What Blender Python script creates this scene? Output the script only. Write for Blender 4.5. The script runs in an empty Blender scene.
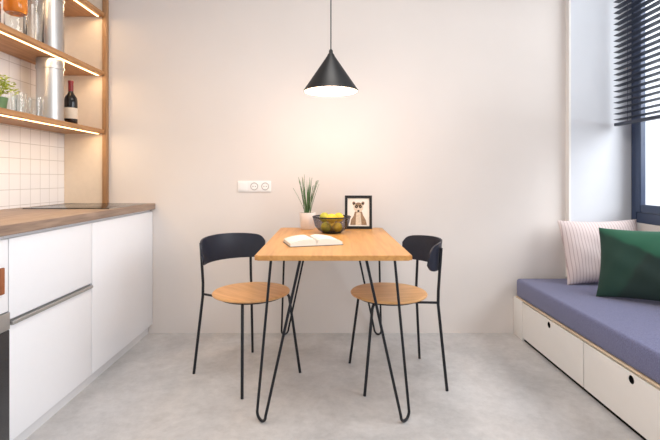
import bpy, bmesh, math, random
from mathutils import Vector, Matrix
random.seed(7)
S = bpy.context.scene
C = S.collection
try:
    S.view_settings.view_transform = 'Standard'
except Exception: pass

def lin(c):
    r=[]
    for v in c[:3]:
        v/=255.0
        r.append(v/12.92 if v<=0.04045 else ((v+0.055)/1.055)**2.4)
    return (r[0],r[1],r[2],1.0)

# ---------------- materials
def newmat(name):
    m=bpy.data.materials.new(name); m.use_nodes=True
    nt=m.node_tree; b=nt.nodes['Principled BSDF']
    return m,nt,b
def mat(name,c,rough=0.5,metal=0.0,var=0.04,scale=30,bump=0.0,trans=0.0,ior=1.45,sheen=0.0,spec=0.5):
    m,nt,b=newmat(name)
    b.inputs['Roughness'].default_value=rough; b.inputs['Metallic'].default_value=metal
    b.inputs['Specular IOR Level'].default_value=spec
    L=lin(c)
    tc=nt.nodes.new('ShaderNodeTexCoord'); n=nt.nodes.new('ShaderNodeTexNoise')
    n.inputs['Scale'].default_value=scale; n.inputs['Detail'].default_value=4
    nt.links.new(tc.outputs['Object'],n.inputs['Vector'])
    r=nt.nodes.new('ShaderNodeValToRGB')
    r.color_ramp.elements[0].position=0.3; r.color_ramp.elements[1].position=0.7
    r.color_ramp.elements[0].color=tuple(x*(1-var) for x in L[:3])+(1,)
    r.color_ramp.elements[1].color=tuple(min(1,x*(1+var)) for x in L[:3])+(1,)
    nt.links.new(n.outputs['Fac'],r.inputs['Fac']); nt.links.new(r.outputs['Color'],b.inputs['Base Color'])
    if bump>0:
        bp=nt.nodes.new('ShaderNodeBump'); bp.inputs['Strength'].default_value=bump; bp.inputs['Distance'].default_value=0.01
        nt.links.new(n.outputs['Fac'],bp.inputs['Height']); nt.links.new(bp.outputs['Normal'],b.inputs['Normal'])
    if trans>0:
        b.inputs['Transmission Weight'].default_value=trans; b.inputs['IOR'].default_value=ior
    if sheen>0: b.inputs['Sheen Weight'].default_value=sheen
    return m
def wood(name,c1,c2,axis='X',rough=0.45,scale=1.0):
    m,nt,b=newmat(name); b.inputs['Roughness'].default_value=rough
    tc=nt.nodes.new('ShaderNodeTexCoord'); mp=nt.nodes.new('ShaderNodeMapping')
    s=[14*scale]*3; s[{'X':0,'Y':1,'Z':2}[axis]]=0.9*scale
    mp.inputs['Scale'].default_value=s
    nt.links.new(tc.outputs['Object'],mp.inputs['Vector'])
    n=nt.nodes.new('ShaderNodeTexNoise'); n.inputs['Scale'].default_value=3; n.inputs['Detail'].default_value=6; n.inputs['Distortion'].default_value=0.6
    nt.links.new(mp.outputs['Vector'],n.inputs['Vector'])
    r=nt.nodes.new('ShaderNodeValToRGB'); r.color_ramp.elements[0].position=0.32; r.color_ramp.elements[1].position=0.68
    r.color_ramp.elements[0].color=lin(c1); r.color_ramp.elements[1].color=lin(c2)
    nt.links.new(n.outputs['Fac'],r.inputs['Fac']); nt.links.new(r.outputs['Color'],b.inputs['Base Color'])
    return m
def emis(name,c,strength):
    m,nt,b=newmat(name)
    b.inputs['Base Color'].default_value=lin(c); b.inputs['Emission Color'].default_value=lin(c); b.inputs['Emission Strength'].default_value=strength
    return m

M={}
M['wall']=mat('plaster_wall',(226,219,214),0.85,var=0.015,scale=2.5,bump=0.03,spec=0.2)
M['ceil']=mat('ceiling_paint',(234,232,229),0.9,var=0.01)
# floor
m,nt,b=newmat('concrete_floor'); b.inputs['Roughness'].default_value=0.33
tc=nt.nodes.new('ShaderNodeTexCoord')
n1=nt.nodes.new('ShaderNodeTexNoise'); n1.inputs['Scale'].default_value=2.4; n1.inputs['Detail'].default_value=12; n1.inputs['Roughness'].default_value=0.72; n1.inputs['Distortion'].default_value=0.3
nt.links.new(tc.outputs['Object'],n1.inputs['Vector'])
n2=nt.nodes.new('ShaderNodeTexNoise'); n2.inputs['Scale'].default_value=26; n2.inputs['Detail'].default_value=6; n2.inputs['Roughness'].default_value=0.7
nt.links.new(tc.outputs['Object'],n2.inputs['Vector'])
ad=nt.nodes.new('ShaderNodeMath'); ad.operation='MULTIPLY_ADD'; ad.inputs[1].default_value=0.4
nt.links.new(n2.outputs['Fac'],ad.inputs[0]); nt.links.new(n1.outputs['Fac'],ad.inputs[2])
r=nt.nodes.new('ShaderNodeValToRGB'); r.color_ramp.elements[0].position=0.50; r.color_ramp.elements[1].position=0.90
r.color_ramp.elements[0].color=lin((171,170,170)); r.color_ramp.elements[1].color=lin((209,208,208))
nt.links.new(ad.outputs[0],r.inputs['Fac'])
n3=nt.nodes.new('ShaderNodeTexNoise'); n3.inputs['Scale'].default_value=1.1; n3.inputs['Detail'].default_value=4
nt.links.new(tc.outputs['Object'],n3.inputs['Vector'])
mr3=nt.nodes.new('ShaderNodeMapRange'); mr3.inputs['From Min'].default_value=0.45; mr3.inputs['From Max'].default_value=0.7; mr3.inputs['To Max'].default_value=0.4
nt.links.new(n3.outputs['Fac'],mr3.inputs['Value'])
mw=nt.nodes.new('ShaderNodeMix'); mw.data_type='RGBA'; mw.blend_type='MULTIPLY'; mw.inputs[7].default_value=lin((252,244,236))
nt.links.new(mr3.outputs[0],mw.inputs[0]); nt.links.new(r.outputs['Color'],mw.inputs[6]); nt.links.new(mw.outputs[2],b.inputs['Base Color'])
M['floor']=m
# tiles on left wall
m,nt,b=newmat('white_square_tiles'); b.inputs['Roughness'].default_value=0.25
g=nt.nodes.new('ShaderNodeNewGeometry'); sx=nt.nodes.new('ShaderNodeSeparateXYZ'); cx=nt.nodes.new('ShaderNodeCombineXYZ')
nt.links.new(g.outputs['Position'],sx.inputs[0]); nt.links.new(sx.outputs['Y'],cx.inputs['X']); nt.links.new(sx.outputs['Z'],cx.inputs['Y'])
br=nt.nodes.new('ShaderNodeTexBrick'); br.offset=0.0; br.squash=1.0
br.inputs['Scale'].default_value=1.0; br.inputs['Brick Width'].default_value=0.092; br.inputs['Row Height'].default_value=0.092
br.inputs['Mortar Size'].default_value=0.002; br.inputs['Mortar Smooth'].default_value=0.2
br.inputs['Color1'].default_value=lin((244,244,246)); br.inputs['Color2'].default_value=lin((240,240,243)); br.inputs['Mortar'].default_value=lin((204,203,204))
nt.links.new(cx.outputs[0],br.inputs['Vector']); nt.links.new(br.outputs['Color'],b.inputs['Base Color'])
bp=nt.nodes.new('ShaderNodeBump'); bp.invert=True; bp.inputs['Strength'].default_value=0.15; bp.inputs['Distance'].default_value=0.002
nt.links.new(br.outputs['Fac'],bp.inputs['Height']); nt.links.new(bp.outputs['Normal'],b.inputs['Normal'])
M['tile']=m
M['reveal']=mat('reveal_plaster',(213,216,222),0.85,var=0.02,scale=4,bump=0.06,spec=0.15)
M['oak_t']=wood('oak_table_top',(194,136,72),(217,162,94),'Y',0.35)
M['oak_s']=wood('oak_seat',(204,152,98),(228,178,122),'X',0.4)
M['oak_sh']=wood('oak_shelf',(166,118,74),(194,144,96),'Y',0.5)
M['oak_v']=wood('oak_upright',(156,114,76),(184,140,98),'Z',0.5)
M['ply']=wood('plywood_edge',(212,190,160),(230,210,184),'Y',0.5)
M['worktop']=wood('worktop_laminate',(126,104,90),(162,138,120),'Y',0.45,1.6)
M['white']=mat('white_lacquer',(238,239,243),0.35,var=0.005)
M['bench']=mat('bench_white',(240,237,232),0.4,var=0.005)
M['panel']=mat('panel_warm',(232,216,196),0.6,var=0.02)
M['black']=mat('black_steel',(26,28,34),0.4,metal=0.3,var=0.05)
M['navy']=mat('dark_navy_plywood',(30,34,48),0.45,var=0.06)
M['shade']=mat('black_shade',(22,23,26),0.45,var=0.05)
M['shade_in']=mat('white_shade_inside',(245,235,220),0.5,var=0.01)
M['bulb']=emis('lamp_diffuser',(255,226,194),3.2)
M['led']=emis('led_warm',(255,208,144),7)
M['alu']=mat('aluminium',(186,184,182),0.35,metal=0.7,var=0.03)
M['steel']=mat('galvanised_steel',(190,188,186),0.36,metal=0.85,var=0.02,scale=12)
M['hob']=mat('black_glass',(18,18,20),0.15,var=0.0)
M['oven']=mat('oven_glass',(40,42,46),0.12,var=0.0)
M['plinth']=mat('plinth_white',(224,224,226),0.5,var=0.01)
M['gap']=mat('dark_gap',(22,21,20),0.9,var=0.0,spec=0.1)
M['cushion']=mat('blue_grey_fabric',(110,113,146),0.95,var=0.2,scale=200,bump=0.4,sheen=0.2,spec=0.1)
M['frame_b']=mat('window_frame_navy',(50,64,92),0.4,var=0.03)
M['blind']=mat('blind_slat_navy',(46,52,68),0.45,var=0.05)
M['pot']=mat('pale_ceramic',(234,226,220),0.5,var=0.03)
M['soil']=mat('soil',(60,45,35),0.95,var=0.3,scale=90,bump=0.5)
M['leaf']=mat('leaf_green',(92,124,80),0.5,var=0.3,scale=20)
M['leaf2']=mat('herb_green',(168,184,54),0.55,var=0.3,scale=30)
M['lemon']=mat('lemon_peel',(236,196,48),0.45,var=0.06,scale=120,bump=0.15)
M['lime']=mat('lime_peel',(188,184,62),0.45,var=0.12,scale=60,bump=0.15)
M['paper']=mat('paper',(240,236,228),0.8,var=0.02)
M['cover']=mat('book_cover',(120,116,112),0.6,var=0.02)
M['bottle']=mat('dark_bottle_glass',(22,18,18),0.12,var=0.05)
M['label']=mat('bottle_label',(222,206,186),0.7,var=0.05)
M['caps']=mat('red_capsule',(120,26,30),0.4,var=0.05)
M['amber']=mat('amber_glass',(236,150,52),0.1,var=0.05,trans=0.5)
M['brown']=mat('brown_leather',(150,88,52),0.6,var=0.1)
M['outlet']=mat('outlet_plastic',(244,242,240),0.35,var=0.0)
M['ogrey']=mat('outlet_shadow',(184,180,178),0.6,var=0.0)
M['clear']=mat('clear_glass',(245,248,248),0.02,var=0.0,trans=1.0)
M['fr']=mat('frame_black',(16,16,18),0.4,var=0.03)
M['fur1']=mat('print_brown',(150,124,98),0.8,var=0.3,scale=180)
M['fur2']=mat('print_cream',(218,204,184),0.8,var=0.16,scale=160)
M['fur3']=mat('print_dark',(46,40,38),0.8,var=0.2,scale=200)
def thin_glass(name,tint,refl):
    m=bpy.data.materials.new(name); m.use_nodes=True; nt=m.node_tree; nt.nodes.clear()
    o=nt.nodes.new('ShaderNodeOutputMaterial'); mx=nt.nodes.new('ShaderNodeMixShader'); t=nt.nodes.new('ShaderNodeBsdfTransparent'); gl=nt.nodes.new('ShaderNodeBsdfGlossy'); gl.inputs['Roughness'].default_value=0.03
    t.inputs[0].default_value=tint
    mx.inputs[0].default_value=refl; nt.links.new(t.outputs[0],mx.inputs[1]); nt.links.new(gl.outputs[0],mx.inputs[2]); nt.links.new(mx.outputs[0],o.inputs[0])
    return m
M['wglass']=thin_glass('window_glass',(1,1,1,1),0.05)
M['smoke']=thin_glass('smoked_glass',(0.70,0.71,0.75,1),0.06)
def stripes(name,base,st,axis,freq,width):
    m,nt,b=newmat(name); b.inputs['Roughness'].default_value=0.95
    tc=nt.nodes.new('ShaderNodeTexCoord'); s=nt.nodes.new('ShaderNodeSeparateXYZ'); nt.links.new(tc.outputs['Object'],s.inputs[0])
    mu=nt.nodes.new('ShaderNodeMath'); mu.operation='MULTIPLY'; mu.inputs[1].default_value=freq; nt.links.new(s.outputs[axis],mu.inputs[0])
    fr=nt.nodes.new('ShaderNodeMath'); fr.operation='FRACT'; nt.links.new(mu.outputs[0],fr.inputs[0])
    lt=nt.nodes.new('ShaderNodeMath'); lt.operation='LESS_THAN'; lt.inputs[1].default_value=width; nt.links.new(fr.outputs[0],lt.inputs[0])
    mi=nt.nodes.new('ShaderNodeMix'); mi.data_type='RGBA'; mi.inputs[6].default_value=lin(base); mi.inputs[7].default_value=lin(st)
    nt.links.new(lt.outputs[0],mi.inputs[0]); nt.links.new(mi.outputs[2],b.inputs['Base Color'])
    return m
M['stripe']=stripes('striped_linen',(212,198,196),(182,162,162),'X',52,0.22)
M['print']=stripes('printed_page',(240,236,228),(202,198,192),'Y',95,0.35)
m,nt,b=newmat('green_velvet'); b.inputs['Roughness'].default_value=0.8; b.inputs['Sheen Weight'].default_value=0.12  # velvet sheen and fold shading are mixed into the green as soft diagonals
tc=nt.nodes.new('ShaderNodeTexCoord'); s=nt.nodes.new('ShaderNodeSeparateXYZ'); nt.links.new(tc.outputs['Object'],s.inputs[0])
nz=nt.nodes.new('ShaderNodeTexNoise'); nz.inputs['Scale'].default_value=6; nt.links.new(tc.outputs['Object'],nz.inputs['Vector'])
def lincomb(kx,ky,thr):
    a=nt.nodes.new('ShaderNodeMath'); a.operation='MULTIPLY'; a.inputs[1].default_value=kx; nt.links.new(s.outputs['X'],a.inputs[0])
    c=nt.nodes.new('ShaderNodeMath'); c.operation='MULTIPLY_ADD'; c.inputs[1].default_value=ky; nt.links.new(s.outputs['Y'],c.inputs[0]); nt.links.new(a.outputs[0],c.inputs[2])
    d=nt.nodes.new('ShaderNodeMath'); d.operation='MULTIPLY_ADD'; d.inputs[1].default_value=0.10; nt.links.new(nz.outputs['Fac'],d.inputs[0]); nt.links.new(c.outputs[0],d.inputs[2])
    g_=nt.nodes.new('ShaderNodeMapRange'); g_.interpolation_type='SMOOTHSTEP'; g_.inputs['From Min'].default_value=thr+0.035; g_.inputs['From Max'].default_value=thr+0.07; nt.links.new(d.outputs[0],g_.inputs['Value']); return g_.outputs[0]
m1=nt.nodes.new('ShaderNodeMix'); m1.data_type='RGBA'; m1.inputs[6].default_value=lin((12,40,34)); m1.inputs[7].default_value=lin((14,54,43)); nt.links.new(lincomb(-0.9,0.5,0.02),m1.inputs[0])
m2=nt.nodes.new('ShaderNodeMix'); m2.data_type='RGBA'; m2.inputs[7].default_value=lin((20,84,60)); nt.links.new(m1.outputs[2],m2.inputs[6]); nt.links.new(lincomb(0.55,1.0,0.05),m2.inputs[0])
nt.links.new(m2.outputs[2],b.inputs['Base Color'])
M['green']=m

# ---------------- mesh helpers
def top(o,label,cat,group=None):
    o['label']=label; o['category']=cat
    if group: o['group']=group
    return o
def struct(o,label,cat=None):
    o['kind']='structure'; o['label']=label; o['category']=cat or o.name.split('_')[0]
    return o
def par(o,p):
    if p is not None:
        o.parent=p; o.location=Vector(o.location)-Vector(p.location)
    return o
def sub(o,p):
    loc=o.location.copy(); o.parent=p; o.location=loc-p.location; return o
def empty(name,loc):
    e=bpy.data.objects.new(name,None); e.location=loc; e.empty_display_size=0.05; C.objects.link(e); return e
def meshobj(name,bm,m,loc=(0,0,0),smooth=False):
    me=bpy.data.meshes.new(name); bmesh.ops.recalc_face_normals(bm,faces=bm.faces); bm.to_mesh(me); bm.free()
    o=bpy.data.objects.new(name,me); C.objects.link(o); o.location=loc
    for k in (m if isinstance(m,(list,tuple)) else [m]): me.materials.append(k)
    if smooth:
        for p in me.polygons: p.use_smooth=True
        try: me.set_sharp_from_angle(angle=math.radians(40))
        except Exception: pass
    return o
def addbox(bm,x0,x1,y0,y1,z0,z1,mi=0):
    r=bmesh.ops.create_cube(bm,size=1.0)
    for v in r['verts']:
        v.co=Vector(((x0+x1)/2+v.co.x*(x1-x0),(y0+y1)/2+v.co.y*(y1-y0),(z0+z1)/2+v.co.z*(z1-z0)))
    for f in {f for v in r['verts'] for f in v.link_faces}: f.material_index=mi
    return r['verts']
def box(name,x0,x1,y0,y1,z0,z1,m,bev=0.0,p=None):
    bm=bmesh.new(); cx,cy,cz=(x0+x1)/2,(y0+y1)/2,(z0+z1)/2
    addbox(bm,x0-cx,x1-cx,y0-cy,y1-cy,z0-cz,z1-cz)
    if bev>0: bmesh.ops.bevel(bm,geom=list(bm.edges),offset=bev,segments=3,affect='EDGES',profile=0.5)
    o=meshobj(name,bm,m,(cx,cy,cz),smooth=bev>0)
    return par(o,p)
def boxes(name,lst,m,p=None,bev=0.0):
    cx=sum(l[0]+l[1] for l in lst)/2/len(lst); cy=sum(l[2]+l[3] for l in lst)/2/len(lst); cz=sum(l[4]+l[5] for l in lst)/2/len(lst)
    bm=bmesh.new()
    for l in lst: addbox(bm,l[0]-cx,l[1]-cx,l[2]-cy,l[3]-cy,l[4]-cz,l[5]-cz,l[6] if len(l)>6 else 0)
    if bev>0: bmesh.ops.bevel(bm,geom=list(bm.edges),offset=bev,segments=2,affect='EDGES')
    return par(meshobj(name,bm,m,(cx,cy,cz),smooth=bev>0),p)
def addtube(bm,pts,r,seg=10,closed=False,cap=True):
    pts=[Vector(p) for p in pts]; n=len(pts); rings=[]
    prev=None
    for i,p in enumerate(pts):
        if closed: t=(pts[(i+1)%n]-pts[i-1]).normalized()
        elif i==0: t=(pts[1]-p).normalized()
        elif i==n-1: t=(p-pts[i-1]).normalized()
        else: t=((pts[i+1]-p).normalized()+(p-pts[i-1]).normalized()).normalized()
        if prev is None:
            a=Vector((0,0,1)) if abs(t.z)<0.9 else Vector((1,0,0))
            nn=t.cross(a).normalized()
        else:
            nn=(prev-t*prev.dot(t)).normalized()
        prev=nn; bb=t.cross(nn)
        rr=r[i] if isinstance(r,(list,tuple)) else r
        rings.append([bm.verts.new(p+(nn*math.cos(2*math.pi*k/seg)+bb*math.sin(2*math.pi*k/seg))*rr) for k in range(seg)])
    for i in range(n if closed else n-1):
        A=rings[i];B=rings[(i+1)%n]
        for k in range(seg): bm.faces.new((A[k],A[(k+1)%seg],B[(k+1)%seg],B[k]))
    if cap and not closed:
        bm.faces.new(rings[0]); bm.faces.new(rings[-1])
def tube(name,pts,r,m,loc=(0,0,0),seg=10,closed=False):
    bm=bmesh.new(); addtube(bm,pts,r,seg,closed); return meshobj(name,bm,m,loc,True)
def addlathe(bm,prof,seg=40,c=(0,0,0),mi=0,cap0=True,cap1=True,sx=1.0,sy=1.0):
    c=Vector(c); rings=[]
    for (r,z) in prof:
        if r<1e-5: rings.append([bm.verts.new(c+Vector((0,0,z)))])
        else: rings.append([bm.verts.new(c+Vector((sx*r*math.cos(2*math.pi*k/seg),sy*r*math.sin(2*math.pi*k/seg),z))) for k in range(seg)])
    fs=[]
    for A,B in zip(rings,rings[1:]):
        for k in range(seg):
            k2=(k+1)%seg
            if len(A)==1 and len(B)==1: continue
            if len(A)==1: fs.append(bm.faces.new((A[0],B[k],B[k2])))
            elif len(B)==1: fs.append(bm.faces.new((A[k],A[k2],B[0])))
            else: fs.append(bm.faces.new((A[k],A[k2],B[k2],B[k])))
    if cap0 and len(rings[0])>1: fs.append(bm.faces.new(rings[0]))
    if cap1 and len(rings[-1])>1: fs.append(bm.faces.new(rings[-1]))
    for f in fs: f.material_index=mi
def lathe(name,prof,m,loc=(0,0,0),seg=40,cap0=True,cap1=True,sx=1,sy=1):
    bm=bmesh.new(); addlathe(bm,prof,seg,(0,0,0),0,cap0,cap1,sx,sy); return meshobj(name,bm,m,loc,True)
def copything(root,parts,loc,rotz=None):
    r=root.copy(); C.objects.link(r); r.location=loc
    if rotz is not None: r.rotation_euler=(0,0,rotz)
    for p in parts:
        q=p.copy(); C.objects.link(q); q.parent=r
    return r

# ---------------- room shell
XL,XR=-1.826,2.07; YF=-4.6; H=2.85
struct(box('floor',XL-0.15,XR+0.25,YF,0.15,-0.1,0,M['floor']),'light grey polished concrete floor','floor')
struct(box('wall_back',XL-0.15,XR+0.25,0,0.15,0,H,M['wall']),'smooth off-white plastered wall behind the table','wall')
struct(box('wall_left',XL-0.15,XL,YF,0,0,H,M['tile']),'kitchen wall covered in white square tiles','wall')
struct(box('ceiling',XL-0.15,XR+0.25,YF,0.15,H,H+0.12,M['ceil']),'plain white ceiling','ceiling')
W0,W1,WZ0,WZ1=-0.045,-3.6,0.78,2.62
struct(boxes('wall_right',[(XR,XR+0.25,YF,0,0,WZ0),(XR,XR+0.25,YF,0,WZ1,H),(XR,XR+0.25,YF,W1,WZ0,WZ1)],M['wall']),'white outer wall with a wide window opening','wall')
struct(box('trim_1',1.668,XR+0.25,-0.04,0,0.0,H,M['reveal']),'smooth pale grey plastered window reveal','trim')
struct(box('trim_2',1.655,1.668,-0.046,0,0.394,H,M['ceil']),'thin white corner bead at the window reveal','trim')

# window
win=struct(empty('window_1',(XR+0.06,-1.8,WZ0)),'dark blue framed window above the bench','window')
yy0,yy1=-2.4,-0.045
fx0,fx1=XR+0.01,XR+0.06
fw_=0.055
boxes('window_frame',[(fx0,fx1,yy1-fw_,yy1,WZ0,WZ1),(fx0,fx1,yy0,yy0+fw_,WZ0,WZ1),(fx0,fx1,yy0+fw_,yy1-fw_,WZ0,WZ0+0.07),(fx0,fx1,yy0+fw_,yy1-fw_,WZ1-0.07,WZ1),(fx0,fx1,-1.26,-1.18,WZ0+0.07,WZ1-0.07)],M['frame_b'],win,0.004)
for a,bb in ((-1.177,-0.103),(-2.342,-1.263)):
    z0,z1=WZ0+0.073,WZ1-0.073; w_=0.05
    boxes('window_sash',[(fx0-0.012,fx1-0.025,bb-w_,bb,z0,z1),(fx0-0.012,fx1-0.025,a,a+w_,z0,z1),(fx0-0.012,fx1-0.025,a+w_,bb-w_,z0,z0+w_),(fx0-0.012,fx1-0.025,a+w_,bb-w_,z1-w_,z1)],M['frame_b'],win,0.004)
    box('window_pane',fx0+0.008,fx0+0.014,a+w_,bb-w_,z0+w_,z1-w_,M['wglass'],0,win)
# blind
bl=top(empty('venetian_blind',(1.96,-0.85,1.43)),'dark navy slatted venetian blind half lowered over window','window blind')
by0,by1=-1.62,-0.075
box('bottom_rail',1.943,1.977,by0,by1,1.432,1.452,M['blind'],0.003,bl)
box('head_rail',1.93,1.99,by0,by1,2.56,2.61,M['blind'],0.004,bl)
bm=bmesh.new(); zz=1.474
while zz<2.555:
    vs=addbox(bm,-0.019,0.019,by0+0.85,by1+0.85,-0.0015,0.0015)
    R=Matrix.Rotation(math.radians(8),4,'Y')
    for v in vs: v.co=R@v.co; v.co.z+=zz-2.0
    zz+=0.038
par(meshobj('slats',bm,M['blind'],(1.96,-0.85,2.0)),bl)
for y in (-0.22,-0.85,-1.45):
    for dx in (-0.021,0.021):
        par(tube('ladder_cord',[(0,0,-0.56),(0,0,0.57)],0.0012,M['blind'],(1.96+dx,y,2.0),6),bl)

# ---------------- bench
bn=top(empty('storage_bench',(1.68,-1.15,0)),'white window bench with pull-out drawers and plywood edges','bench')
bx=1.29
box('bench_body',bx+0.022,XR-0.002,-2.27,-0.042,0.0,0.260,M['bench'],0,bn)
box('end_stile',bx,bx+0.021,-0.145,-0.002,0.0,0.260,M['bench'],0.0015,bn)
box('bench_top',bx,XR-0.002,-2.27,-0.042,0.2605,0.270,M['ply'],0.0008,bn)
def panelhole(name,y0,y1):
    z0,z1=0.022,0.251
    hz=0.222; hy=(y0+y1)/2; r=0.018
    cy,cz=(y0+y1)/2,(z0+z1)/2
    bm=bmesh.new()
    addbox(bm,-0.009,0.009,y0-cy,y1-cy,z0-cz,z1-cz)
    o=meshobj(name,bm,M['bench'],(bx+0.009,cy,cz))
    bm=bmesh.new(); bmesh.ops.create_cone(bm,segments=28,radius1=r,radius2=r,depth=0.1,matrix=Matrix.Translation((0,0,hz-cz))@Matrix.Rotation(math.pi/2,4,'Y'),cap_ends=True)
    cu=meshobj('cut',bm,M['bench'],o.location)
    md=o.modifiers.new('b','BOOLEAN'); md.object=cu; md.operation='DIFFERENCE'; md.solver='EXACT'
    bpy.context.view_layer.update()
    me=bpy.data.meshes.new_from_object(o.evaluated_get(bpy.context.evaluated_depsgraph_get()))
    o.modifiers.clear(); o.data=me; bpy.data.objects.remove(cu)
    par(o,bn)
    bm=bmesh.new(); addlathe(bm,[(r-0.0002,0.0),(r-0.0002,0.0165),(r-0.0015,0.0165),(r-0.0015,0.004),(0,0.004),(0,0.0)],28,cap0=False,cap1=False)
    d=meshobj('finger_hole',bm,M['gap'],(0,0,0)); d.rotation_euler=(0,-math.pi/2,0)
    d.parent=o; d.location=(0.009,0,hz-cz)
    d['label']='dark round finger hole'
    return o
panelhole('drawer',-0.85,-0.152); panelhole('drawer',-1.556,-0.858); panelhole('drawer',-2.262,-1.564)
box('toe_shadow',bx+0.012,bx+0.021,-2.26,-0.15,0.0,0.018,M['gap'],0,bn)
sc=top(box('seat_cushion',bx-0.002,XR-0.004,-2.26,-0.048,0.2705,0.394,M['cushion'],0.02),'long blue-grey woven fabric seat cushion on the bench','cushion')

def pillow(name,w,h,t,m,loc,normal,lean,roll=0.0,fold=0.006):
    n=26; bm=bmesh.new(); grid={}
    for sgn in (1,-1):
        for i in range(n+1):
            for j in range(n+1):
                u=-1+2*i/n; v=-1+2*j/n
                u=math.sin(u*math.pi/2); v=math.sin(v*math.pi/2)
                th=max(0,(1-abs(u)**2.6)*(1-abs(v)**2.6))**0.55
                wr=fold*(math.sin(7*u+3*v)*math.sin(5*v-2*u)+0.6*math.sin(11*u-6*v+1))*(1-u*u)*(1-v*v)
                x=w/2*u*(1-0.07*(1-v*v)); y=h/2*v*(1-0.07*(1-u*u))
                grid[(sgn,i,j)]=bm.verts.new((x,y,sgn*(t/2*th)+wr))
        for i in range(n):
            for j in range(n):
                f=[grid[(sgn,i,j)],grid[(sgn,i+1,j)],grid[(sgn,i+1,j+1)],grid[(sgn,i,j+1)]]
                bm.faces.new(f if sgn>0 else f[::-1])
    bmesh.ops.remove_doubles(bm,verts=bm.verts,dist=0.0006)
    o=meshobj(name,bm,m,(0,0,0),True)
    nrm=Vector(normal).normalized()
    up=Vector((0,0,1)); right=up.cross(nrm).normalized()
    up2=(Matrix.Rotation(-lean,3,right)@up).normalized(); n2=right.cross(up2).normalized()
    mtx=Matrix((right,up2,n2)).transposed()@Matrix.Rotation(roll,3,'Z')
    o.rotation_euler=mtx.to_euler()
    low=min((mtx@v.co).z for v in o.data.vertices)
    base=mtx@Vector((0,-h/2,0))
    o.location=Vector((loc[0]-base.x,loc[1]-base.y,loc[2]-low+0.001))
    return o
top(pillow('throw_pillow',0.53,0.42,0.13,M['stripe'],(1.797,-0.25,0.394),(0,-1,0),math.radians(16),0.015,0.007),'greyish pink pillow with fine faint stripes leaning on reveal','pillow','throw pillows on the bench')
top(pillow('throw_pillow',0.50,0.42,0.13,M['green'],(1.738,-0.69,0.394),(-0.66,-0.75,0),math.radians(24),0.04,0.009),'dark green velvet pillow with painted-in fold shading on cushion','pillow','throw pillows on the bench')

# ---------------- kitchen
cf=-1.22
def cab_body(name,y0,y1,label):
    e=top(empty(name,((XL+cf)/2,(y0+y1)/2,0)),label,'cabinet')
    box('body',XL+0.003,cf-0.021,y0+0.001,y1-0.001,0.07,0.862,M['white'],0,e)
    box('plinth',XL+0.05,cf-0.03,y0+0.001,y1-0.001,0.0,0.07,M['plinth'],0,e)
    return e
c1=cab_body('base_cabinet',-0.80,-0.003,'white base cabinet with one wide door under worktop')
box('door',cf-0.02,cf,-0.797,-0.006,0.066,0.848,M['white'],0.0015,c1)
c2=cab_body('base_cabinet',-1.40,-0.80,'white base cabinet with two deep drawers and aluminium grip')
box('drawer',cf-0.02,cf,-1.397,-0.803,0.538,0.848,M['white'],0.0015,c2)
dr=box('drawer',cf-0.02,cf,-1.397,-0.803,0.066,0.514,M['white'],0.0015,c2)
h=box('handle',cf-0.018,cf+0.012,-1.39,-0.81,0.515,0.529,M['alu'],0.002,c2)
h['label']='slim aluminium profile handle'; sub(h,dr)
c3=cab_body('oven_cabinet',-2.0,-1.40,'white cabinet housing a built-in dark glass oven')
d3=box('drawer',cf-0.02,cf,-1.997,-1.403,0.572,0.848,M['white'],0.0015,c3)
h=box('handle',cf+0.001,cf+0.012,-1.456,-1.434,0.645,0.745,M['brown'],0.004,c3); h['label']='brown leather pull'; sub(h,d3)
od=box('oven_door',cf-0.02,cf+0.004,-1.996,-1.400,0.066,0.50,M['oven'],0.002,c3)
box('oven_control_panel',cf-0.02,cf+0.006,-1.996,-1.400,0.503,0.568,M['alu'],0.002,c3)
wt=top(box('worktop',XL+0.001,cf+0.018,-2.02,-0.002,0.864,0.904,M['worktop'],0.002),'brown wood-look laminate worktop over white cabinets','worktop')
hb=top(empty('induction_hob',(-1.50,-0.33,0.904)),'flat black glass induction hob on the worktop','hob')
box('glass_surface',-1.73,-1.24,-0.58,-0.07,0.9045,0.909,M['hob'],0.001,hb)
box('steel_edge',-1.238,-1.235,-0.582,-0.068,0.9045,0.910,M['alu'],0,hb)
box('steel_edge',-1.735,-1.732,-0.582,-0.068,0.9045,0.910,M['alu'],0,hb)
# shelves
sf=-1.54
sh=top(empty('wall_shelving',(-1.68,-0.95,0.906)),'oak wall shelving with warm strip lighting underneath','shelf')
SY=-2.02
ep=box('end_panel',XL+0.002,sf-0.017,-0.022,-0.002,0.906,2.70,M['panel'],0,sh); ep['label']='warm off-white end panel'
box('upright',sf-0.016,sf+0.014,-0.034,-0.002,0.906,2.70,M['oak_v'],0.001,sh)
for z in (1.385,1.785,2.19):
    s_=box('shelf_board',XL+0.002,sf,SY,-0.036,z,z+0.027,M['oak_sh'],0.001,sh)
    l_=box('led_strip',sf-0.042,sf-0.032,SY+0.02,-0.05,z-0.004,z-0.0005,M['led'],0,sh); l_['label']='warm glowing light strip'
    sub(l_,s_)
# duct
dct=top(empty('ventilation_duct',(-1.655,-0.45,1.413)),'galvanised steel ventilation duct rising between oak shelves','duct')
def ductprof(h):
    R=0.072; p=[(R+0.003,0.001),(R+0.003,0.014),(R,0.016)]
    p+=[(R,h-0.062),(R+0.004,h-0.060),(R+0.004,h-0.045),(R,h-0.043),(R,h-0.001)]
    return p
def duct(zb,h):
    o=lathe('duct_pipe',ductprof(h),M['steel'],(-1.655,-0.45,zb),64)
    try: o.data.set_sharp_from_angle(angle=math.radians(15))
    except Exception: pass
    par(o,dct)
duct(1.413,0.371); duct(1.813,0.376)
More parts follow.
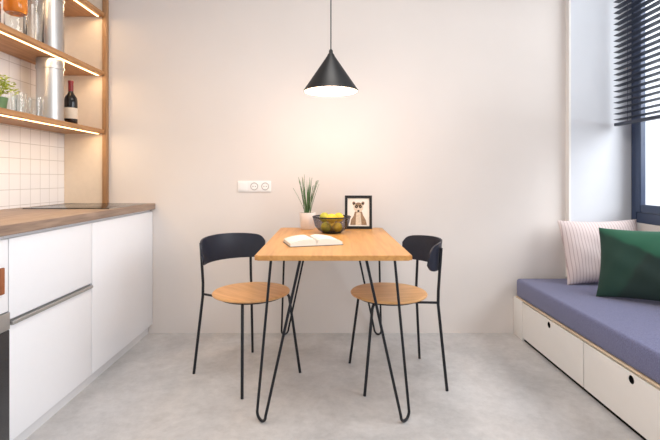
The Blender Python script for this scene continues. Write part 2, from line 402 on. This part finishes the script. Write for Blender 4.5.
# wine bottle
BX,BY=-1.63,-0.28; SZ=1.413
wb=top(empty('wine_bottle',(BX,BY,SZ)),'dark red wine bottle with cream label on shelf','bottle')
par(lathe('bottle_body',[(0.0,0.003),(0.034,0.001),(0.038,0.006),(0.038,0.155),(0.035,0.175),(0.02,0.198),(0.0145,0.212),(0.014,0.268),(0.0,0.268)],M['bottle'],(BX,BY,SZ)),wb)
par(lathe('label',[(0.0385,0.04),(0.0388,0.041),(0.0388,0.108),(0.0385,0.109)],M['label'],(BX,BY,SZ),cap0=False,cap1=False),wb)
par(lathe('capsule',[(0.0152,0.215),(0.0152,0.268),(0.0166,0.269),(0.0166,0.282),(0.0,0.283)],M['caps'],(BX,BY,SZ),cap0=False),wb)
# glasses on lower shelf
gp=[(0.0,0.001),(0.028,0.001),(0.036,0.105),(0.0345,0.105),(0.0268,0.006),(0.0,0.006)]
g0=None
for (x,y) in ((-1.60,-0.66),(-1.69,-0.74),(-1.60,-0.80),(-1.70,-0.62)):
    if g0 is None: g=g0=lathe('drinking_glass',gp,M['clear'],(x,y,SZ))
    else: g=g0.copy(); C.objects.link(g); g.location=(x,y,SZ)
    top(g,'clear drinking glass on the lower oak shelf','glass','drinking glasses on lower shelf')
# herb pot
HX,HY=-1.61,-0.93
hp=top(empty('potted_herb',(HX,HY,SZ)),'low bushy yellow-green herb in small green pot on shelf','plant')
par(lathe('pot',[(0.0,0.001),(0.034,0.001),(0.042,0.06),(0.038,0.06),(0.034,0.045),(0,0.045)],M['leaf'],(HX,HY,SZ)),hp)
bm=bmesh.new()
for i in range(460):
    a=random.uniform(0,2*math.pi); el=random.uniform(-0.5,1.5); R=random.uniform(0.03,0.086)
    c=Vector((math.cos(a)*math.cos(el)*R,math.sin(a)*math.cos(el)*R,0.103+math.sin(el)*R*0.85))
    s=random.uniform(0.005,0.009); q=Matrix.Rotation(random.uniform(0,6),3,'Z')@Matrix.Rotation(random.uniform(-1,1),3,'X')
    vs=[bm.verts.new(c+q@Vector(v)*s) for v in ((-1,0,0),(-.4,.6,.1),(.5,.5,.1),(1.1,0,0),(.5,-.5,.1),(-.4,-.6,.1))]
    bm.faces.new(vs)
for i in range(14):
    a=random.uniform(0,6.28); addtube(bm,[(0,0,0.042),(math.cos(a)*0.02,math.sin(a)*0.02,0.09),(math.cos(a)*0.045,math.sin(a)*0.045,0.13)],0.0012,5)
par(meshobj('foliage',bm,M['leaf2'],(HX,HY,SZ)),hp)
# jars upper shelf
root=None; UZ=1.813
for k,(x,y) in enumerate(((-1.615,-0.80),(-1.62,-0.98),(-1.61,-1.16))):
    e=top(empty('glass_jar',(x,y,UZ)),'clear glass storage jar with amber glass upper half','jar','storage jars on upper shelf')
    if root is None:
        jb=par(lathe('jar_body',[(0,0.001),(0.046,0.001),(0.05,0.01),(0.05,0.105),(0.044,0.115),(0.0425,0.115),(0.048,0.104),(0.048,0.011),(0,0.006)],M['clear'],(x,y,UZ)),e)
        jl=par(lathe('jar_top',[(0,0.116),(0.046,0.116),(0.053,0.126),(0.053,0.215),(0.040,0.235),(0.036,0.25),(0.032,0.25),(0.0,0.249)],M['amber'],(x,y,UZ)),e)
        root=(jb,jl)
    else:
        for p_ in root:
            q=p_.copy(); C.objects.link(q); q.parent=e
tj=top(lathe('glass_vase',[(0,0.001),(0.04,0.001),(0.045,0.01),(0.045,0.24),(0.0435,0.24),(0.0435,0.012),(0,0.006)],M['clear'],(-1.62,-0.645,UZ)),'tall clear glass cylinder vase on upper shelf','vase')

# ---------------- outlet
oz=1.022; ox=(254.5-328)/143.5
ol=top(empty('wall_outlet',(ox,0,oz)),'white triple wall plate with switch and two sockets','power outlet')
box('cover_plate',ox-0.116,ox+0.116,-0.009,-0.0005,oz-0.038,oz+0.038,M['outlet'],0.003,ol)
box('switch_rocker',ox-0.105,ox-0.048,-0.013,-0.0095,oz-0.027,oz+0.027,M['outlet'],0.0015,ol)
for dx in (0.0,0.076):
    bm=bmesh.new()
    addlathe(bm,[(0.026,0.0),(0.027,0.002),(0.024,0.003),(0.021,0.0008),(0.0,0.0008)],32,cap0=False)
    o=meshobj('socket_insert',bm,M['ogrey'],(ox+dx,-0.0092,oz),True); o.rotation_euler=(math.pi/2,0,0); par(o,ol)
    bm=bmesh.new(); addlathe(bm,[(0,0.0),(0.021,0.0),(0.021,0.0012),(0,0.0012)],28)
    o=meshobj('socket_face',bm,M['outlet'],(ox+dx,-0.0102,oz),True); o.rotation_euler=(math.pi/2,0,0); par(o,ol)
    for hx in (-0.0085,0.0085):
        bm=bmesh.new(); addlathe(bm,[(0,0.0),(0.0028,0.0),(0.0028,0.0006),(0,0.0006)],14)
        o=meshobj('contact_hole',bm,M['gap'],(ox+dx+hx,-0.0115,oz),True); o.rotation_euler=(math.pi/2,0,0); par(o,ol)

# ---------------- table
tx=0.023; hw=0.337; ty0,ty1=-1.21,-0.14
tb=top(empty('dining_table',(tx,(ty0+ty1)/2,0)),'oak-topped dining table on black steel hairpin legs','table')
bm=bmesh.new(); addbox(bm,-hw,hw,ty0-(ty0+ty1)/2,ty1-(ty0+ty1)/2,-0.011,0.011)
bmesh.ops.bevel(bm,geom=[e for e in bm.edges if abs(e.verts[0].co.z-e.verts[1].co.z)>0.01],offset=0.012,segments=4,affect='EDGES')
bmesh.ops.bevel(bm,geom=[e for e in bm.edges if abs(e.verts[0].co.z-e.verts[1].co.z)<0.001 and len(e.link_faces)==2 and e.calc_face_angle(0)>1.0],offset=0.002,segments=2,affect='EDGES')
par(meshobj('table_top',bm,M['oak_t'],(tx,(ty0+ty1)/2,0.739),True),tb)
def hairpin(sx,sy):
    ycor = ty0 if sy<0 else ty1
    F=Vector((tx+sx*0.318, ycor+0.10, 0.0065))
    if sy<0: F.y=-1.13
    A=Vector((tx+sx*0.29, ycor-sy*0.215,0.724)); B=Vector((tx+sx*0.145, ycor-sy*0.075,0.724))
    w=(B-A); w.z=0; w.normalize()
    r=0.030; Fc=F+Vector((0,0,r))
    pts=[A]; d0=(A-(Fc-w*r)).normalized()
    pts.append(Fc-w*r+d0*0.02)
    for i in range(0,13):
        a=math.pi+math.pi*i/12
        pts.append(Fc+w*r*math.cos(a)+Vector((0,0,r*math.sin(a))))
    pts.append(Fc+w*r+(B-(Fc+w*r)).normalized()*0.02); pts.append(B)
    bm=bmesh.new(); base=Vector((F.x,F.y,0))
    addtube(bm,[p-base for p in pts],0.0064,10)
    c=Vector((tx+sx*0.30,ycor-sy*0.06,0))-base
    a2=A-base; b2=B-base
    e=w*0.02
    pl=[a2-e,b2+e,Vector((c.x,c.y,0))]
    vs0=[bm.verts.new((p.x,p.y,0.7235)) for p in pl]; vs1=[bm.verts.new((p.x,p.y,0.7275)) for p in pl]
    bm.faces.new(vs0); bm.faces.new(vs1)
    for i in range(3): bm.faces.new((vs0[i],vs0[(i+1)%3],vs1[(i+1)%3],vs1[i]))
    return par(meshobj('leg',bm,M['black'],base,True),tb)
for sx in (-1,1):
    for sy in (-1,1): hairpin(sx,sy)

# ---------------- chairs
def chair():
    e=empty('dining_chair',(0,0,0)); parts=[]
    bm=bmesh.new(); 
    addlathe(bm,[(0,-0.008),(0.196,-0.008),(0.205,-0.004),(0.207,0.002),(0.203,0.007),(0.19,0.008),(0.1,0.006),(0,0.005)],56,sx=1.0,sy=1.03)
    s=meshobj('seat',bm,M['oak_s'],(0.030,0,0.455),True); parts.append(s)
    bm=bmesh.new()
    ring=[(0.030+0.165*math.cos(a),0.17*math.sin(a),0.438) for a in [2*math.pi*i/40 for i in range(40)]]
    addtube(bm,ring,0.0065,8,True)
    for sy in (-1,1):
        addtube(bm,[(-0.183,sy*0.166,0.438),(-0.06,sy*0.140,0.438)],0.0065,8)
    parts.append(meshobj('seat_frame',bm,M['black'],(0,0,0),True))
    for sy in (-1,1):
        o=tube('leg',[(-0.218,sy*0.204,0),(-0.185,sy*0.168,0.43),(-0.187,sy*0.166,0.50),(-0.200,sy*0.172,0.72)],0.0077,M['black'],seg=12); parts.append(o)
        o=tube('leg',[(0.208,sy*0.198,0),(0.160,sy*0.160,0.42),(0.152,sy*0.154,0.436),(0.140,sy*0.145,0.441)],0.0077,M['black'],seg=12); parts.append(o)
    bm=bmesh.new(); n=48; m_=10; A=math.radians(62)
    rows={}
    for side in (0,1):
        for i in range(n+1):
            t=-1+2*i/n; a=math.pi+t*A
            hh=0.075*(max(0.0,1-abs(t)**14))**0.5*(1-0.12*t*t)
            hh=max(hh,0.03)
            for j in range(m_+1):
                s_=-1+2*j/m_
                z=0.676-0.008*t*t+s_*hh
                R=0.240+0.012*(s_*0.5)+(0.010 if side else 0)
                rows[(side,i,j)]=bm.verts.new((R*math.cos(a)*1.0,R*math.sin(a),z))
    for i in range(n):
        for j in range(m_):
            for side in (0,1):
                bm.faces.new([rows[(side,i,j)],rows[(side,i+1,j)],rows[(side,i+1,j+1)],rows[(side,i,j+1)]])
        for j in (0,m_): bm.faces.new([rows[(0,i,j)],rows[(0,i+1,j)],rows[(1,i+1,j)],rows[(1,i,j)]])
    for i in (0,n):
        for j in range(m_): bm.faces.new([rows[(0,i,j)],rows[(0,i,j+1)],rows[(1,i,j+1)],rows[(1,i,j)]])
    b_=meshobj('backrest',bm,M['navy'],(0,0,0),True); parts.append(b_)
    for p in parts: p.parent=e
    return e,parts
ch,parts=chair()
ch.location=(-0.442,-0.638,0); ch.rotation_euler=(0,0,math.radians(-42))
top(ch,'round oak seat chair with dark curved backrest, turned outward','chair','dining chairs at the table')
ch2=copything(ch,parts,(0.360,-0.67,0),math.radians(188))
top(ch2,'round oak seat chair with dark curved backrest, facing table','chair','dining chairs at the table')

# ---------------- pendant
px,py=0.016,-0.65; pz=1.555
pd=top(empty('pendant_lamp',(px,py,pz)),'black conical pendant lamp hanging over the table','lamp')
o=lathe('lamp_shade',[(0.150,0.0),(0.150,0.006),(0.022,0.195),(0.018,0.205),(0.012,0.212),(0.012,0.206),(0.017,0.19),(0.147,0.003),(0.147,0.0),(0.150,0.0)],M['shade'],(px,py,pz),64,False,False); par(o,pd)
o=lathe('shade_lining',[(0.1465,0.001),(0.1465,0.003),(0.06,0.127)],M['shade_in'],(px,py,pz),64,False,False); par(o,pd)
o=lathe('diffuser',[(0,0.008),(0.10,0.006),(0.141,0.005),(0.139,0.008),(0.06,0.03),(0,0.03)],M['bulb'],(px,py,pz),48); par(o,pd)
o=lathe('socket_cap',[(0.011,0.205),(0.011,0.225),(0.006,0.233),(0,0.234)],M['shade'],(px,py,pz),24); par(o,pd)
o=tube('cord',[(0,0,0.23),(0,0,H-pz-0.03)],0.0032,M['shade'],(px,py,pz),8); par(o,pd)
o=lathe('ceiling_rose',[(0.05,H-pz-0.03),(0.05,H-pz-0.001)],M['shade'],(px,py,pz),32); par(o,pd)

# ---------------- table objects
TZ=0.7505
X,Y=-0.132,-0.225
pp=top(empty('potted_plant',(X,Y,TZ)),'spiky green upright plant in pale ceramic pot','plant')
par(lathe('pot',[(0,0),(0.040,0),(0.044,0.004),(0.053,0.105),(0.052,0.108),(0.048,0.106),(0.046,0.09),(0,0.09)],M['pot'],(X,Y,TZ)),pp)
par(lathe('soil',[(0,0.0905),(0.0455,0.0905),(0.03,0.096),(0,0.098)],M['soil'],(X,Y,TZ)),pp)
bm=bmesh.new()
for i in range(28):
    a=random.uniform(0,6.283); out=random.uniform(0.01,0.09); hgt=random.uniform(0.19,0.27)*(1-out*2.0)
    r0=random.uniform(0,0.022); d=Vector((math.cos(a),math.sin(a),0)); pd_=Vector((-d.y,d.x,0))
    wd=random.uniform(0.0034,0.0050); prevs=None
    for k in range(8):
        t=k/7; c=d*(r0+out*t**1.3)+Vector((0,0,0.095+hgt*t)); w=wd*(1-t**2.2)+0.0003
        ro=[bm.verts.new(c-pd_*w),bm.verts.new(c-d*0.0022),bm.verts.new(c+pd_*w)]
        if prevs:
            for q in (0,1): bm.faces.new((prevs[q],prevs[q+1],ro[q+1],ro[q]))
        prevs=ro
par(meshobj('leaves',bm,M['leaf'],(X,Y,TZ),True),pp)
# bowl
X,Y=0.022,-0.42
fb_=top(empty('fruit_bowl',(X,Y,TZ)),'see-through smoky glass bowl with black rim holding fruit','bowl')
par(lathe('bowl_body',[(0,0.0),(0.045,0.0),(0.080,0.016),(0.102,0.043),(0.114,0.094),(0.1125,0.094),(0.1005,0.0435),(0.0785,0.018),(0.0445,0.002),(0,0.002)],M['smoke'],(X,Y,TZ),56),fb_)
ring=[(0.1132*math.cos(2*math.pi*i/56),0.1132*math.sin(2*math.pi*i/56),0.0965) for i in range(56)]
par(tube('rim',ring,0.004,M['black'],(X,Y,TZ),8,True),fb_)
par(lathe('base_ring',[(0.046,0.0005),(0.056,0.0005),(0.062,0.006),(0.056,0.007)],M['black'],(X,Y,TZ),40,False,False),fb_)
def fruit(kind,loc,rot,s=1.0):
    pr=[(0,-0.035),(0.005,-0.033),(0.014,-0.026),(0.0245,-0.014),(0.0285,0.0),(0.0245,0.014),(0.014,0.026),(0.005,0.032),(0,0.034)] if kind=='lemon' else [(0,-0.030),(0.010,-0.029),(0.021,-0.021),(0.0275,-0.010),(0.029,0),(0.0275,0.010),(0.021,0.021),(0.010,0.029),(0,0.030)]
    o=lathe(kind,[(r*s,z*s) for r,z in pr],M[kind],(X+loc[0],Y+loc[1],TZ+loc[2]),24); o.rotation_euler=rot
    sm=o.modifiers.new('s','SUBSURF'); sm.levels=1; sm.render_levels=1
    top(o,'ripe yellow lemon in the glass bowl' if kind=='lemon' else 'yellow-green lime in the glass bowl','fruit','lemons in the fruit bowl' if kind=='lemon' else 'limes in the fruit bowl')
for i,k in enumerate(('lemon','lime','lemon')):
    a=math.radians(90+120*i); fruit(k,(0.040*math.cos(a),0.040*math.sin(a),0.036),(math.pi/2,0,a),1.08)
for i,k in enumerate(('lemon','lime','lemon')):
    a=math.radians(30+120*i); fruit(k,(0.050*math.cos(a),0.050*math.sin(a),0.090),(math.pi/2,0.2*i,a+0.4),1.08)
# photo frame
X,Y=0.197,-0.215
fw,fh=0.088,0.108
pf=empty('picture_frame',(X,Y,TZ)); top(pf,'black picture frame with small animal portrait on table','picture frame')
pf.rotation_euler=(math.radians(-7),0,math.radians(-4))
def loc_(o): o.parent=pf; return o
bm=bmesh.new(); bw=0.017
for b_ in ((-fw,fw,-0.009,0.009,0,bw),(-fw,fw,-0.009,0.009,2*fh-bw,2*fh),(-fw,-fw+bw,-0.009,0.009,bw,2*fh-bw),(fw-bw,fw,-0.009,0.009,bw,2*fh-bw)): addbox(bm,*b_)
loc_(meshobj('frame',bm,M['fr']))
bm=bmesh.new(); addbox(bm,-fw+bw,fw-bw,-0.002,0.006,bw,2*fh-bw); loc_(meshobj('mat_board',bm,M['paper']))
bm=bmesh.new(); layer=[0]
K=1.15
def tf(a,b): return a*K,(b-0.034)*K+0.024
def ell(cx,cz,rx,rz,mi,rot=0):
    layer[0]+=1; y=-0.0022-0.00025*layer[0]; n=28
    vs=[]
    for k in range(n):
        a=2*math.pi*k/n; px_=rx*math.cos(a); pz_=rz*math.sin(a)
        q=tf(cx+px_*math.cos(rot)-pz_*math.sin(rot),cz+px_*math.sin(rot)+pz_*math.cos(rot))
        vs.append(bm.verts.new((q[0],y,q[1])))
    f=bm.faces.new(vs); f.material_index=mi
def poly(pts,mi):
    layer[0]+=1; y=-0.0022-0.00025*layer[0]
    f=bm.faces.new([bm.verts.new((tf(a,b)[0],y,tf(a,b)[1])) for a,b in pts]); f.material_index=mi
poly([(-0.046,0.034),(0.048,0.034),(0.042,0.062),(0.028,0.086),(0.020,0.110),(-0.020,0.110),(-0.027,0.086),(-0.042,0.062)],0)
poly([(-0.016,0.034),(0.018,0.034),(0.012,0.104),(-0.012,0.104)],1)
ell(-0.024,0.155,0.009,0.013,0,0.55); ell(0.024,0.155,0.009,0.013,0,-0.55)
ell(-0.024,0.154,0.005,0.008,2,0.55); ell(0.024,0.154,0.005,0.008,2,-0.55)
ell(0,0.134,0.027,0.028,1); ell(0,0.150,0.018,0.011,0)
ell(-0.011,0.138,0.009,0.009,2,0.4); ell(0.011,0.138,0.009,0.009,2,-0.4); ell(-0.011,0.138,0.0035,0.0035,0); ell(0.011,0.138,0.0035,0.0035,0)
poly([(-0.009,0.128),(-0.007,0.108),(0,0.104),(0.007,0.108),(0.009,0.128)],1)
ell(0,0.113,0.0065,0.006,2)
loc_(meshobj('animal_print',bm,[M['fur1'],M['fur2'],M['fur3']]))
bm=bmesh.new(); vs=addbox(bm,-0.02,0.02,-0.0015,0.0015,0,0.15)
R=Matrix.Rotation(math.radians(24),4,'X')
for v in vs: v.co=R@v.co; v.co.y+=0.072; v.co.z+=0.010
loc_(meshobj('easel_back',bm,M['fr']))
# book
bk=empty('open_book',(-0.078,-0.86,TZ)); bk.rotation_euler=(0,0,math.radians(16))
top(bk,'open book with thick white pages lying on table','book')
bw_,bd_=0.130,0.088
bm=bmesh.new(); addbox(bm,-bw_-0.004,bw_+0.004,-bd_-0.003,bd_+0.003,0,0.0025); o=meshobj('book_cover',bm,M['cover']); o.parent=bk
bm=bmesh.new()
for sgn in (-1,1):
    n=16; tp=[];bt=[]
    for i in range(n+1):
        t=i/n; x=sgn*bw_*t
        z=0.006+0.026*(math.sin(math.pi*min(1,t*1.0)**0.45)**0.7 if 0<t<1 else 0)+0.010*t
        tp.append((x,z)); bt.append((x,0.0027))
    sec=tp+bt[::-1]
    A=[bm.verts.new((x,-bd_,z)) for x,z in sec]; B=[bm.verts.new((x,bd_,z)) for x,z in sec]
    k=len(sec)
    for i in range(k): bm.faces.new((A[i],A[(i+1)%k],B[(i+1)%k],B[i]))
    for i in range(n):
        bm.faces.new((A[i],A[i+1],A[k-2-i],A[k-1-i])); bm.faces.new((B[i],B[i+1],B[k-2-i],B[k-1-i]))
o=meshobj('pages',bm,M['print'],smooth=True); o.parent=bk

# ---------------- lights
W=bpy.data.worlds.new('World'); S.world=W; W.use_nodes=True
bg=W.node_tree.nodes['Background']; bg.inputs['Color'].default_value=(0.96,0.97,1.0,1); bg.inputs['Strength'].default_value=0.74
def area(name,loc,rot,sx,sy,e,col):
    l=bpy.data.lights.new(name,'AREA'); l.shape='RECTANGLE'; l.size=sx; l.size_y=sy; l.energy=e; l.color=col
    o=bpy.data.objects.new(name,l); o.location=loc; o.rotation_euler=rot; C.objects.link(o); return o
area('ceiling_fill',(0.1,-1.7,2.8),(0,0,0),0.9,0.9,26,(1,0.96,0.92))  # unseen area lamp below the ceiling, added as general fill
area('window_daylight',(3.0,-1.9,2.2),(0,math.radians(72),0),2.0,3.0,165,(0.92,0.96,1))
for z in (1.38,1.78,2.185):
    area('shelf_glow',(sf-0.06,-1.0,z),(0,math.radians(-12),0),0.03,1.85,3.4,(1,0.74,0.46))
l=bpy.data.lights.new('pendant_bulb','POINT'); l.energy=6.8; l.color=(1,0.79,0.66); l.shadow_soft_size=0.06
o=bpy.data.objects.new('pendant_bulb',l); o.location=(px,py,pz-0.06); C.objects.link(o)

cam=bpy.data.cameras.new('camera'); co=bpy.data.objects.new('camera',cam); C.objects.link(co)
co.location=(0,-3.10,1.08); co.rotation_euler=(math.pi/2,0,0)
cam.sensor_width=36; cam.lens=445/660*36; cam.shift_x=2/660; cam.shift_y=-42/660; cam.clip_start=0.05
S.camera=co
